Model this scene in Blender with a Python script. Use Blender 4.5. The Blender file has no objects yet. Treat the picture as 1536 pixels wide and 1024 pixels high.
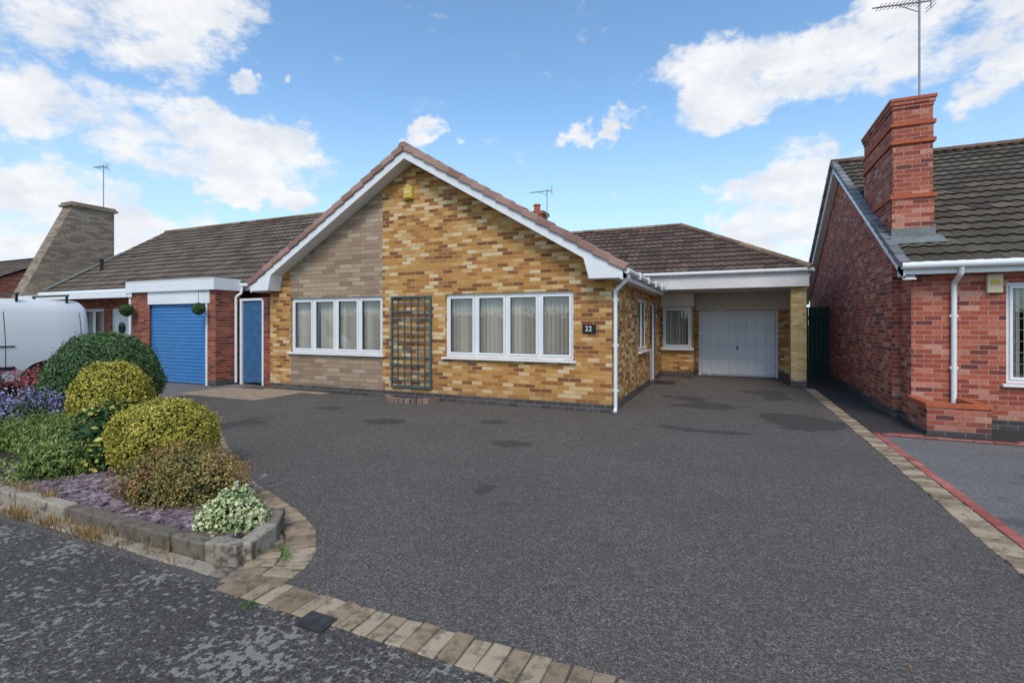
import bpy, bmesh, math, random
import numpy as np
from mathutils import Vector, Matrix
random.seed(7); rng=np.random.default_rng(7)
S=bpy.context.scene
S.view_settings.view_transform='Standard'; S.view_settings.look='None'; S.view_settings.exposure=0

# ---------------------------------------------------------------- node helpers
class NT:
    def __init__(s,nt): s.nt=nt
    def n(s,t,**k):
        x=s.nt.nodes.new(t)
        for a,b in k.items(): setattr(x,a,b)
        return x
    def link(s,a,b): s.nt.links.new(a,b)
    def put(s,sock,v):
        if isinstance(v,bpy.types.NodeSocket): s.link(v,sock)
        else: sock.default_value=v
    def math(s,op,a,b=0.0,c=0.0,clamp=False):
        x=s.n('ShaderNodeMath',operation=op); x.use_clamp=clamp
        s.put(x.inputs[0],a); s.put(x.inputs[1],b)
        if len(x.inputs)>2: s.put(x.inputs[2],c)
        return x.outputs[0]
    def mix(s,f,a,b,blend='MIX'):
        x=s.n('ShaderNodeMix',data_type='RGBA',blend_type=blend)
        s.put(x.inputs[0],f); s.put(x.inputs[6],a if isinstance(a,bpy.types.NodeSocket) else (*a[:3],1)); s.put(x.inputs[7],b if isinstance(b,bpy.types.NodeSocket) else (*b[:3],1))
        return x.outputs[2]
    def ramp(s,f,stops,interp='LINEAR'):
        x=s.n('ShaderNodeValToRGB'); cr=x.color_ramp; cr.interpolation=interp
        while len(cr.elements)<len(stops): cr.elements.new(0.5)
        for e,(p,c) in zip(cr.elements,stops):
            e.position=p; e.color=(*c,1) if len(c)==3 else c
        s.put(x.inputs[0],f); return x.outputs[0]
    def noise(s,vec,scale,detail=4,rough=.55):
        x=s.n('ShaderNodeTexNoise'); x.inputs['Scale'].default_value=scale
        x.inputs['Detail'].default_value=detail; x.inputs['Roughness'].default_value=rough
        if vec is not None: s.link(vec,x.inputs['Vector'])
        return x.outputs[0]
    def maprange(s,v,a,b,c=0.,d=1.,interp='LINEAR'):
        x=s.n('ShaderNodeMapRange',interpolation_type=interp)
        s.put(x.inputs[0],v)
        for i,q in enumerate((a,b,c,d)): x.inputs[i+1].default_value=q
        return x.outputs[0]
def newmat(name,rough=.7):
    m=bpy.data.materials.new(name); m.use_nodes=True
    t=NT(m.node_tree); b=m.node_tree.nodes['Principled BSDF']; b.inputs['Roughness'].default_value=rough
    b.inputs['Specular IOR Level'].default_value=.3
    return m,t,b
def pos(t): return t.n('ShaderNodeNewGeometry').outputs['Position']
def bump(t,b,h,strength=.4,dist=.01):
    x=t.n('ShaderNodeBump'); x.inputs['Strength'].default_value=strength; x.inputs['Distance'].default_value=dist
    t.link(h,x.inputs['Height']); t.link(x.outputs[0],b.inputs['Normal'])
def plain(name,col,rough=.5,var=.12,scale=3,metal=0,dirt=0.0):
    m,t,b=newmat(name,rough); p=pos(t)
    n=t.noise(p,scale,4,.65)
    c=t.mix(t.maprange(n,.3,.7),tuple(x*(1-var) for x in col),tuple(min(1,x*(1+var*.5)) for x in col))
    if dirt>0:
        n2=t.noise(p,14,4,.7)
        c=t.mix(t.math('MULTIPLY',t.maprange(n2,.5,.75),dirt),c,(.14,.12,.09))
    t.link(c,b.inputs['Base Color']); b.inputs['Metallic'].default_value=metal
    return m
def wallvec(t):
    g=t.n('ShaderNodeNewGeometry'); sp=t.n('ShaderNodeSeparateXYZ'); t.link(g.outputs['Position'],sp.inputs[0])
    sn=t.n('ShaderNodeSeparateXYZ'); t.link(g.outputs['True Normal'],sn.inputs[0])
    f=t.math('GREATER_THAN',t.math('ABSOLUTE',sn.outputs[0]),.7)
    u=t.math('ADD',t.math('MULTIPLY',sp.outputs[0],t.math('SUBTRACT',1.0,f)),t.math('MULTIPLY',sp.outputs[1],f))
    c=t.n('ShaderNodeCombineXYZ'); t.link(u,c.inputs[0]); t.link(sp.outputs[2],c.inputs[1])
    return c.outputs[0],g.outputs['Position'],sp.outputs[2]
def brick(name,stops,mortar,w=.225,h=.075,ms=.0055,interp='LINEAR',spots=0.0,rough=.85,bstr=.6,off=.5,vert=.12,spread=1.0):
    m,t,b=newmat(name,rough); v,p,z=wallvec(t)
    nz=t.n('ShaderNodeTexNoise'); nz.inputs['Scale'].default_value=9; nz.inputs['Detail'].default_value=1; t.link(p,nz.inputs['Vector'])
    vm=t.n('ShaderNodeVectorMath',operation='MULTIPLY_ADD'); t.link(nz.outputs['Color'],vm.inputs[0]); vm.inputs[1].default_value=(.006,.006,0); t.link(v,vm.inputs[2])
    br=t.n('ShaderNodeTexBrick'); t.link(vm.outputs[0],br.inputs['Vector']); br.offset=off
    br.inputs['Color1'].default_value=(0,0,0,1); br.inputs['Color2'].default_value=(1,1,1,1); br.inputs['Mortar'].default_value=(.5,.5,.5,1)
    for k,x in (('Scale',1),('Mortar Size',ms),('Mortar Smooth',.25),('Brick Width',w),('Row Height',h),('Bias',0)): br.inputs[k].default_value=x
    n1=t.noise(p,22,4,.7); n2=t.noise(p,.9,2)
    f=t.math('ADD',t.math('MULTIPLY_ADD',br.outputs['Color'],spread,.5-.5*spread),t.math('MULTIPLY',t.math('SUBTRACT',n1,.5),.4))
    col=t.ramp(f,stops,interp)
    col=t.mix(t.maprange(n1,.5,.8),col,t.mix(.5,col,stops[0][1]))
    if spots>0:
        n3=t.noise(p,45,2,.6)
        col=t.mix(t.math('MULTIPLY',t.maprange(n3,.58,.66),spots),col,(.07,.05,.05))
    col=t.mix(t.maprange(n2,.3,.7,0,vert),col,(.22,.17,.12),'MIX')
    mo=t.mix(n1,tuple(x*.75 for x in mortar),mortar)
    col=t.mix(br.outputs['Fac'],col,mo)
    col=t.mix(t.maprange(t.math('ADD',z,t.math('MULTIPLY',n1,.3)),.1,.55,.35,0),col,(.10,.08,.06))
    t.link(col,b.inputs['Base Color'])
    hgt=t.math('ADD',t.math('MULTIPLY',t.math('SUBTRACT',1.0,br.outputs['Fac']),.8),t.math('MULTIPLY',n1,.5))
    bump(t,b,hgt,bstr,.008)
    return m
M={}
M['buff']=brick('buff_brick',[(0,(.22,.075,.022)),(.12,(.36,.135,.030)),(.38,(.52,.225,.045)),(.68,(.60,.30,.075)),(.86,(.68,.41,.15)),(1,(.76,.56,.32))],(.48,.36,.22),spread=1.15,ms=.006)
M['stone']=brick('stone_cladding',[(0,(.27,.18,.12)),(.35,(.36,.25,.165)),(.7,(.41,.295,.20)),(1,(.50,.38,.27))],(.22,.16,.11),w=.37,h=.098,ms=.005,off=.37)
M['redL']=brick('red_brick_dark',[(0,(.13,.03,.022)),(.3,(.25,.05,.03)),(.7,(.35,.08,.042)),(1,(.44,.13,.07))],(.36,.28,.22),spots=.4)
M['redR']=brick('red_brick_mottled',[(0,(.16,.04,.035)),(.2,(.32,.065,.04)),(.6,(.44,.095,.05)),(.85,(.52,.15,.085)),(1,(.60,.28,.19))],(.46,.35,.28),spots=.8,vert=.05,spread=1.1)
M['blueb']=brick('engineering_brick',[(0,(.035,.035,.042)),(.6,(.065,.062,.072)),(1,(.11,.10,.11))],(.30,.26,.23),rough=.6)
M['orangetile']=plain('orange_band_brick',(.48,.12,.05),.8,.35,20)
M['paleb']=brick('pale_buff_brick',[(0,(.52,.32,.10)),(.5,(.66,.44,.17)),(1,(.75,.56,.28))],(.5,.42,.3))
M['white']=plain('white_upvc',(.80,.80,.79),.35,.05,2,dirt=.08)
M['whitedirty']=plain('painted_white_timber',(.78,.75,.71),.5,.12,2,dirt=.22)
M['clad']=plain('beige_cladding',(.74,.66,.57),.6,.1,2,dirt=.15)
M['blackpl']=plain('black_plastic',(.02,.02,.022),.4)
M['iron']=plain('cast_iron',(.055,.052,.05),.75,.4,25)
M['dark']=plain('dark_interior',(.05,.047,.045),.9)
M['greym']=plain('galvanised_metal',(.35,.35,.36),.4,.2,8,metal=.7)
M['lead']=plain('lead_flashing',(.20,.22,.21),.6,.3,6)
M['bluedoor']=plain('blue_garage_paint',(.05,.20,.46),.4,.12,3)
M['bluegate']=plain('blue_gate_stain',(.05,.14,.28),.7,.35,9)
M['greengate']=plain('green_timber',(.012,.05,.035),.7,.3,9)
M['trellis']=plain('blue_grey_timber',(.065,.125,.14),.75,.3,9)
M['yellowbox']=plain('yellow_alarm_plastic',(.62,.45,.06),.4,.1)
M['cream']=plain('cream_plastic',(.65,.55,.35),.4,.1)
M['vanpaint']=plain('white_van_paint',(.74,.74,.73),.22,.03,1,dirt=.05)
M['tyre']=plain('tyre_rubber',(.02,.02,.02),.8)
M['red']=plain('red_lens',(.4,.01,.01),.2)
M['soil']=plain('bed_soil',(.06,.045,.035),.95,.5,12)
def glass():
    m=bpy.data.materials.new('window_glass'); m.use_nodes=True; t=NT(m.node_tree)
    m.node_tree.nodes.remove(m.node_tree.nodes['Principled BSDF']); o=m.node_tree.nodes['Material Output']
    tr=t.n('ShaderNodeBsdfTransparent'); tr.inputs[0].default_value=(.90,.92,.92,1)
    gl=t.n('ShaderNodeBsdfGlossy'); gl.inputs['Roughness'].default_value=.01; gl.inputs[0].default_value=(.95,.97,1,1)
    g=t.n('ShaderNodeNewGeometry'); dp=t.n('ShaderNodeVectorMath',operation='DOT_PRODUCT'); t.link(g.outputs['Normal'],dp.inputs[0]); t.link(g.outputs['Incoming'],dp.inputs[1])
    c=t.math('SUBTRACT',1.0,t.math('ABSOLUTE',dp.outputs['Value']),clamp=True)
    f=t.math('ADD',t.math('MULTIPLY',t.math('POWER',c,5.0),.88),.12,clamp=True)
    mx=t.n('ShaderNodeMixShader'); t.link(f,mx.inputs[0]); t.link(tr.outputs[0],mx.inputs[1]); t.link(gl.outputs[0],mx.inputs[2]); t.link(mx.outputs[0],o.inputs[0])
    return m
M['glass']=glass()
M['darkglass']=plain('dark_glass',(.02,.025,.03),.05,0.1)
def rndmat(name,stops,rough=.8,ns=30,bs=.3,moss=0):
    m,t,b=newmat(name,rough); a=t.n('ShaderNodeAttribute',attribute_name='rnd'); p=pos(t)
    n=t.noise(p,ns,4,.7)
    f=t.math('ADD',a.outputs['Fac'],t.math('MULTIPLY',t.math('SUBTRACT',n,.5),.6))
    c=t.ramp(f,stops)
    if moss:
        n2=t.noise(p,9,4,.75); c=t.mix(t.maprange(n2,.5,.62,0,moss),c,(.07,.06,.04))
    t.link(c,b.inputs['Base Color']); bump(t,b,n,bs,.006)
    return m
M['blind']=rndmat('fabric_blind',[(0,(.45,.40,.34)),(1,(.66,.60,.51))],.9,3,.05)
M['block']=rndmat('sandy_block',[(0,(.24,.17,.105)),(.5,(.35,.26,.165)),(1,(.45,.35,.235))],.9,25,.6,.6)
M['redblock']=rndmat('red_block',[(0,(.32,.085,.065)),(.5,(.44,.13,.10)),(1,(.50,.19,.14))],.9,25,.4,.3)
M['kerb']=rndmat('weathered_kerb',[(0,(.16,.13,.095)),(.5,(.29,.245,.185)),(1,(.42,.36,.28))],.95,14,1.0,.8)
M['verge']=rndmat('verge_tile',[(0,(.27,.15,.12)),(.5,(.36,.205,.165)),(1,(.43,.27,.215))],.8,12,.2)
M['greyverge']=rndmat('grey_verge_tile',[(0,(.15,.15,.16)),(1,(.27,.27,.28))],.8,12,.2)
M['slate']=rndmat('slate_chip',[(0,(.10,.065,.075)),(.5,(.21,.15,.165)),(1,(.36,.28,.29))],.7,30,.2)
def leafm(name,stops):
    m,t,b=newmat(name,.6); a=t.n('ShaderNodeAttribute',attribute_name='rnd'); p=pos(t)
    n=t.noise(p,6,2)
    f=t.math('ADD',a.outputs['Fac'],t.math('MULTIPLY',t.math('SUBTRACT',n,.5),.8))
    t.link(t.ramp(f,stops),b.inputs['Base Color']); return m
def tilem(name,c0,c1,moss,mossamt=.5):
    m,t,b=newmat(name,.85); uv=t.n('ShaderNodeUVMap'); p=pos(t)
    br=t.n('ShaderNodeTexBrick'); t.link(uv.outputs[0],br.inputs['Vector']); br.offset=0
    br.inputs['Color1'].default_value=(0,0,0,1); br.inputs['Color2'].default_value=(1,1,1,1); br.inputs['Mortar'].default_value=(0,0,0,1)
    for k,x in (('Scale',1),('Mortar Size',.004),('Mortar Smooth',.1),('Brick Width',.3),('Row Height',.32)): br.inputs[k].default_value=x
    n=t.noise(p,16,4,.7); n2=t.noise(p,1.6,4,.65)
    f=t.math('ADD',br.outputs['Color'],t.math('MULTIPLY',t.math('SUBTRACT',n,.5),.9),clamp=True)
    c=t.mix(f,c0,c1); c=t.mix(t.maprange(n2,.42,.66,0,mossamt),c,moss)
    n4=t.noise(p,35,2,.7); c=t.mix(t.maprange(n4,.62,.7,0,.6),c,(.36,.32,.26))
    c=t.mix(t.math('MULTIPLY',br.outputs['Fac'],.7),c,(.02,.018,.015))
    t.link(c,b.inputs['Base Color']); bump(t,b,n,.4,.008); return m
M['tile']=tilem('brown_roof_tile',(.070,.042,.032),(.175,.112,.085),(.12,.09,.066))
M['tileL']=tilem('brown_grey_roof_tile',(.080,.056,.043),(.185,.14,.105),(.17,.14,.10))
M['tileR']=tilem('weathered_roof_tile',(.055,.043,.030),(.16,.125,.092),(.095,.082,.05),.55)
def tarmac(name,base,speck,sc,lichen=0,patch=0.0,tint=.75,contrast=1.0,damp=()):
    m,t,b=newmat(name,.9); b.inputs['Specular IOR Level'].default_value=.15; p=pos(t)
    vo=t.n('ShaderNodeTexVoronoi'); vo.inputs['Scale'].default_value=sc; t.link(p,vo.inputs['Vector'])
    sx=t.n('ShaderNodeSeparateColor'); t.link(vo.outputs['Color'],sx.inputs[0]); r1=sx.outputs[0]
    a=t.noise(p,sc*.35,4,.85); l=t.noise(p,.8,6,.72); m3=t.noise(p,11,5,.8)
    lo=tuple(x*(1-.62*contrast) for x in base); hi=tuple(x*(1+.85*contrast) for x in base)
    c=t.mix(r1,lo,hi)
    c=t.mix(t.maprange(a,.40,.58,.75*contrast,0),c,tuple(x*.34 for x in base))
    c=t.mix(t.maprange(a,.56,.68,0,.6*contrast),c,speck)
    c=t.mix(t.maprange(sx.outputs[1],.94,.98,0,.8),c,speck)
    c=t.mix(t.maprange(m3,.42,.62,.42*contrast,0),c,tuple(x*.42 for x in base))
    c=t.mix(t.maprange(l,.42,.58,0,1-tint),c,tuple(x*.48 for x in base))
    if lichen:
        n5=t.noise(p,2.0,3,.6); n6=t.noise(p,22,3,.65)
        k=t.math('MULTIPLY',t.maprange(t.math('ADD',n6,t.math('MULTIPLY',t.math('SUBTRACT',n5,.5),.6)),.56,.60),lichen)
        c=t.mix(k,c,(.30,.275,.225))
    if patch:
        n7=t.noise(p,.6,6,.62)
        for (cx,cy,rx,ry,amt) in damp:
            vs=t.n('ShaderNodeVectorMath',operation='SUBTRACT'); t.link(p,vs.inputs[0]); vs.inputs[1].default_value=(cx,cy,0)
            vd=t.n('ShaderNodeVectorMath',operation='DIVIDE'); t.link(vs.outputs[0],vd.inputs[0]); vd.inputs[1].default_value=(rx,ry,1)
            vl=t.n('ShaderNodeVectorMath',operation='LENGTH'); t.link(vd.outputs[0],vl.inputs[0])
            n7=t.math('ADD',n7,t.maprange(vl.outputs['Value'],0,1,amt,0,'SMOOTHSTEP'))
        k=t.maprange(n7,.60,.64,0,patch,'SMOOTHSTEP')
        c=t.mix(k,c,tuple(x*.36 for x in base))
        t.link(t.maprange(n7,.605,.635,.9,.7),b.inputs['Roughness'])
    t.link(c,b.inputs['Base Color'])
    bump(t,b,t.math('ADD',a,t.math('MULTIPLY',r1,.4)),.6,.007)
    return m
M['drive']=tarmac('driveway_tarmac',(.165,.143,.126),(.40,.36,.31),130,patch=.70,
   damp=[(.9,9.3,1.1,1.3,.26),(-.5,10.3,1.0,.9,.22),(1.0,12.2,.7,1.6,.2),(-5.2,6.6,1.2,.5,.20),(-3.4,7.3,.9,.4,.15),(-6.9,7.2,.9,.35,.2),(-.6,8.0,1.6,.25,.16)])
M['pave']=tarmac('pavement_asphalt',(.115,.105,.095),(.32,.29,.25),110,lichen=.8,tint=.6)
M['pathR']=tarmac('new_tarmac',(.068,.062,.060),(.13,.13,.13),130,contrast=.6)
M['driveR']=tarmac('grey_tarmac',(.22,.205,.19),(.40,.37,.33),130,patch=.5,contrast=.7,damp=[(3.4,6.5,1.0,1.4,.16),(2.9,8.0,.8,.4,.15)])
M['road']=tarmac('road_asphalt',(.09,.09,.09),(.2,.2,.2),50)
M['slab']=plain('sandstone_slab',(.38,.29,.20),.9,.35,5,dirt=.3)
m,t,b=newmat('grass_ground',.95); p=pos(t); t.link(t.ramp(t.noise(p,3,4,.7),[(.3,(.04,.06,.02)),(.7,(.09,.12,.04))]),b.inputs['Base Color']); M['grass']=m

# ---------------------------------------------------------------- mesh helpers
def empty(name,loc=(0,0,0)):
    e=bpy.data.objects.new(name,None); S.collection.objects.link(e); e.empty_display_size=.2; return e
class MB:
    def __init__(s): s.v=[];s.f=[];s.mi=[];s.r=[];s.m=0
    def quad(s,*pts,m=None):
        i=len(s.v); s.v+= [tuple(p) for p in pts]; s.f.append(tuple(range(i,i+len(pts)))); s.mi.append(s.m if m is None else m); s.r.append(random.random())
    def hexa(s,P,m=None):
        i=len(s.v); s.v+=[tuple(p) for p in P]; r=random.random()
        for f in ((0,3,2,1),(4,5,6,7),(0,1,5,4),(1,2,6,5),(2,3,7,6),(3,0,4,7)):
            s.f.append(tuple(i+k for k in f)); s.mi.append(s.m if m is None else m); s.r.append(r)
    def box(s,x0,x1,y0,y1,z0,z1,m=None):
        s.hexa([(x0,y0,z0),(x1,y0,z0),(x1,y1,z0),(x0,y1,z0),(x0,y0,z1),(x1,y0,z1),(x1,y1,z1),(x0,y1,z1)],m)
    def obox(s,c,a,b,n,m=None):
        c,a,b,n=map(Vector,(c,a,b,n))
        s.hexa([c-a-b-n,c+a-b-n,c+a+b-n,c-a+b-n,c-a-b+n,c+a-b+n,c+a+b+n,c-a+b+n],m)
    def cyl(s,p0,p1,r,n=12,m=None,r1=None):
        p0,p1=Vector(p0),Vector(p1); d=(p1-p0).normalized(); a=d.orthogonal().normalized(); b=d.cross(a); r1=r if r1 is None else r1
        i=len(s.v); rr=random.random()
        for k in range(n):
            q=a*math.cos(k*2*math.pi/n)+b*math.sin(k*2*math.pi/n); s.v.append(tuple(p0+q*r)); s.v.append(tuple(p1+q*r1))
        for k in range(n):
            j=(k+1)%n; s.f.append((i+2*k,i+2*j,i+2*j+1,i+2*k+1)); s.mi.append(s.m if m is None else m); s.r.append(rr)
        s.f.append(tuple(i+2*k for k in range(n))[::-1]); s.f.append(tuple(i+2*k+1 for k in range(n)))
        s.mi+=[s.m if m is None else m]*2; s.r+=[rr]*2
    def build(s,name,mats,parent=None,bevel=0,smooth=False,angle=40):
        me=bpy.data.meshes.new(name); me.from_pydata(s.v,[],s.f)
        for x in (mats if isinstance(mats,(list,tuple)) else [mats]): me.materials.append(M[x] if isinstance(x,str) else x)
        me.polygons.foreach_set('material_index',s.mi)
        at=me.attributes.new('rnd','FLOAT','FACE'); at.data.foreach_set('value',s.r)
        o=bpy.data.objects.new(name,me); S.collection.objects.link(o)
        if smooth:
            me.shade_smooth(); me.set_sharp_from_angle(angle=math.radians(angle))
        if bevel:
            md=o.modifiers.new('bev','BEVEL'); md.width=bevel; md.segments=2; md.limit_method='ANGLE'
        if parent: o.parent=parent
        return o
def gutter(mb,p0,p1,r=.055):
    mb.cyl(p0,p1,r,10)
def pipe(mb,pts,r=.034):
    for a,b in zip(pts[:-1],pts[1:]): mb.cyl(a,b,r,10)

def roof_slope(name,A,u,v,width,length,mat,parent,clips=(),gauge=.32,period=.2):
    A,u,v=Vector(A),Vector(u).normalized(),Vector(v).normalized(); n=u.cross(v)
    du=.04; nu=max(2,int(round(width/du)))+1; us=np.linspace(0,width,nu)
    wave=.022*(np.cos(2*np.pi*us/period)*.5+.5)**1.5
    rows=[]; vv=0.
    while vv<length-1e-4:
        e=min(vv+gauge,length); j=random.uniform(-.003,.003); rows.append((vv,.032+j)); rows.append((e,.0)); vv=e
    sag=[.012*math.sin(float(a)*.9+A.x)+.006*math.sin(float(a)*2.3) for a in us]
    verts=[]; uvs=[]
    for (q,h) in rows:
        for i,a in enumerate(us):
            p=A+u*float(a)+v*q+n*float(h+wave[i]+sag[i]*.6*math.sin(q*1.1)); verts.append(p); uvs.append((float(a),q-(0.001 if h<.01 else -.001)))
    faces=[]
    for r in range(len(rows)-1):
        for i in range(nu-1):
            a=r*nu+i; faces.append((a,a+1,a+nu+1,a+nu))
    me=bpy.data.meshes.new(name); me.from_pydata([tuple(p) for p in verts],[],faces)
    uvl=me.uv_layers.new(name='UVMap')
    lv=np.empty(len(me.loops),dtype=np.int32); me.loops.foreach_get('vertex_index',lv)
    uvl.data.foreach_set('uv',np.array(uvs,dtype=np.float32)[lv].ravel())
    if clips:
        bm=bmesh.new(); bm.from_mesh(me)
        for co,no in clips:
            bmesh.ops.bisect_plane(bm,geom=bm.verts[:]+bm.edges[:]+bm.faces[:],plane_co=co,plane_no=no,clear_outer=True)
        bm.to_mesh(me); bm.free()
    me.materials.append(M[mat]); o=bpy.data.objects.new(name,me); S.collection.objects.link(o); o.parent=parent
    return o
def ridge(name,p0,p1,mat,parent,r=.10,L=.42):
    p0,p1=Vector(p0),Vector(p1); d=(p1-p0); T=d.length; d.normalize(); side=d.cross(Vector((0,0,1))).normalized(); up=side.cross(d)
    mb=MB(); n=int(T/L)+1
    for k in range(n):
        a=p0+d*(k*T/n); b=p0+d*((k+1)*T/n+.015); rr=random.random(); base=len(mb.v); N=8
        for (q,rad) in ((a,r),(b,r*.93)):
            for j in range(N+1):
                th=math.pi*(-.08+1.16*j/N); mb.v.append(tuple(q+side*math.cos(th)*rad*1.15+up*(math.sin(th)*rad*.85-.02)))
        for j in range(N):
            mb.f.append((base+j,base+j+1,base+N+1+j+1,base+N+1+j)); mb.mi.append(0); mb.r.append(rr)
        mb.f.append(tuple(base+j for j in range(N+1))[::-1]); mb.mi.append(0); mb.r.append(rr)
    return mb.build(name,mat,parent)
def wall(mb,axis,c,top,a0,a1,z0,holes,breaks,matfn,rev=.10,sign=1):
    xs=sorted(set([a0,a1]+[h[0] for h in holes]+[h[1] for h in holes]+list(breaks)))
    xs=[x for x in xs if a0<=x<=a1]
    P=(lambda a,z,o=0:(a,c+o*sign,z)) if axis=='x' else (lambda a,z,o=0:(c+o*sign,a,z))
    zl=sorted(set([z0]+[b for b in matfn('zb')]))
    for l,r in zip(xs[:-1],xs[1:]):
        mid=(l+r)/2; segs=[]; cur=z0
        for h in sorted([h for h in holes if h[0]<=mid<=h[1]],key=lambda h:h[2]):
            if h[2]>cur: segs.append((cur,h[2])); 
            cur=h[3]
        segs.append((cur,None))
        for (s0,s1) in segs:
            cuts=[s0]+[q for q in zl if q>s0+1e-5 and (s1 is None or q<s1-1e-5)]+[s1]
            for q0,q1 in zip(cuts[:-1],cuts[1:]):
                m=matfn(mid,q0+1e-3)
                if q1 is None: mb.quad(P(l,q0),P(r,q0),P(r,top(r)),P(l,top(l)),m=m)
                else: mb.quad(P(l,q0),P(r,q0),P(r,q1),P(l,q1),m=m)
    for (h0,h1,b0,b1) in holes:
        m=matfn((h0+h1)/2,b0-.01)
        mb.quad(P(h0,b0),P(h0,b1),P(h0,b1,rev),P(h0,b0,rev),m=m); mb.quad(P(h1,b0),P(h1,b1),P(h1,b1,rev),P(h1,b0,rev),m=m)
        mb.quad(P(h0,b0),P(h1,b0),P(h1,b0,rev),P(h0,b0,rev),m=m); mb.quad(P(h0,b1),P(h1,b1),P(h1,b1,rev),P(h0,b1,rev),m=m)
def window(parent,axis,c,a0,a1,z0,z1,n,sign=1,blinds=True,sill=True,name='window',set_in=.05,lattice=False,gaps=()):
    def bx(mb,l,r,o0,o1,q0,q1,m=None):
        if axis=='x': ys=sorted((c+sign*o0,c+sign*o1)); mb.box(l,r,ys[0],ys[1],q0,q1,m)
        else: xs=sorted((c+sign*o0,c+sign*o1)); mb.box(xs[0],xs[1],l,r,q0,q1,m)
    mb=MB(); F=.05; o=set_in
    bx(mb,a0,a1,o,o+.06,z0,z0+F); bx(mb,a0,a1,o,o+.06,z1-F,z1)
    bx(mb,a0,a0+F,o+.001,o+.059,z0+F,z1-F); bx(mb,a1-F,a1,o+.001,o+.059,z0+F,z1-F)
    w=(a1-a0)/n
    for k in range(1,n): bx(mb,a0+k*w-.03,a0+k*w+.03,o+.001,o+.059,z0+F,z1-F)
    for k in range(n):
        l=a0+k*w+(F if k==0 else .03)+.004; r=a0+(k+1)*w-(F if k==n-1 else .03)-.004; q0=z0+F+.004; q1=z1-F-.004; s=.042
        bx(mb,l,r,o-.012,o+.045,q0,q0+s); bx(mb,l,r,o-.012,o+.045,q1-s,q1)
        bx(mb,l,l+s,o-.011,o+.044,q0+s,q1-s); bx(mb,r-s,r,o-.011,o+.044,q0+s,q1-s)
    if sill: bx(mb,a0-.06,a1+.06,-.07,.06,z0-.045,z0-.003)
    mb.build(name+'_frame','white',parent,bevel=.004)
    gk=MB()
    for k in range(n):
        l=a0+k*w+(F if k==0 else .03)+.045; r=a0+(k+1)*w-(F if k==n-1 else .03)-.045; q0=z0+F+.045; q1=z1-F-.045; e=.008
        bx(gk,l,r,o+.006,o+.024,q0,q0+e); bx(gk,l,r,o+.006,o+.024,q1-e,q1); bx(gk,l,l+e,o+.006,o+.024,q0,q1); bx(gk,r-e,r,o+.006,o+.024,q0,q1)
    gk.build(name+'_gasket','blackpl',parent)
    g=MB(); def_=o+.026
    if axis=='x': g.quad((a0+F,c+sign*def_,z0+F),(a1-F,c+sign*def_,z0+F),(a1-F,c+sign*def_,z1-F),(a0+F,c+sign*def_,z1-F))
    else: g.quad((c+sign*def_,a0+F,z0+F),(c+sign*def_,a1-F,z0+F),(c+sign*def_,a1-F,z1-F),(c+sign*def_,a0+F,z1-F))
    g.build(name+'_glass','glass',parent)
    d=MB(); R=.9
    def P(a,off,z): return (a,c+sign*off,z) if axis=='x' else (c+sign*off,a,z)
    i0=o+.062
    d.quad(P(a0,R,z0),P(a1,R,z0),P(a1,R,z1),P(a0,R,z1)); d.quad(P(a0,i0,z0),P(a0,R,z0),P(a0,R,z1),P(a0,i0,z1)); d.quad(P(a1,i0,z0),P(a1,R,z0),P(a1,R,z1),P(a1,i0,z1))
    d.quad(P(a0,i0,z0),P(a1,i0,z0),P(a1,R,z0),P(a0,R,z0)); d.quad(P(a0,i0,z1),P(a1,i0,z1),P(a1,R,z1),P(a0,R,z1))
    d.build(name+'_room','dark',parent)
    if blinds:
        b=MB(); x=a0+.04
        while x<a1-.04:
            if any(g0<x<g1 for g0,g1 in gaps): x+=.086; continue
            th=random.gauss(.72,.06); hw=.044
            cx=math.cos(th)*hw; cy=math.sin(th)*hw; off=.15+o
            z_=z0+.07+random.uniform(0,.01)
            b.quad(P(x-cx,off-abs(cy),z_),P(x+cx,off+abs(cy),z_),P(x+cx,off+abs(cy),z1-.08),P(x-cx,off-abs(cy),z1-.08)); x+=.086
        bx(b,a0+.02,a1-.02,o+.10,o+.16,z1-.075,z1-.01)
        b.build(name+'_blind','blind',parent)
    if lattice:
        q=MB(); Lw=.008
        zz=z0+.12
        while zz<z1-.1: bx(q,a0+.06,a1-.06,o+.017,o+.023,zz,zz+Lw); zz+=.17
        x=a0+.12
        while x<a1-.1: bx(q,x,x+Lw,o+.016,o+.022,z0+.06,z1-.06); x+=.13
        q.build(name+'_leading','greym',parent)

# ================================================================ GROUND
def sheet(name,pts,z,mat):
    mb=MB(); mb.quad(*[(x,y,z) for x,y in pts]); return mb.build(name,mat)
sheet('ground',[(-500,-500),(500,-500),(500,500),(-500,500)],-.14,'grass')
sheet('road',[(-80,-8.5),(80,-8.5),(80,-1.62),(-80,-1.62)],-.12,'road')
mb=MB()
x=-40
while x<40: mb.box(x,x+.9,-1.62,-1.50,-.14,.004); x+=.91
mb.build('road_kerb','kerb',bevel=.01)
sheet('pavement',[(-60,-1.5),(60,-1.5),(60,2.06),(-60,2.06)],0,'pave')
sheet('driveway',[(-11.2,2.06),(1.8,2.06),(1.8,20),(-11.2,20)],0,'drive')
sheet('gravel_yard',[(-60,2.06),(-11.2,2.06),(-11.2,24),(-60,24)],0,'driveR')
sheet('side_path',[(1.8,8.6),(14,8.6),(14,24),(1.8,24)],0,'pathR')
sheet('neighbour_driveway',[(1.8,2.06),(14,2.06),(14,8.6),(1.8,8.6)],0,'driveR')
mb=MB()
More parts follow.
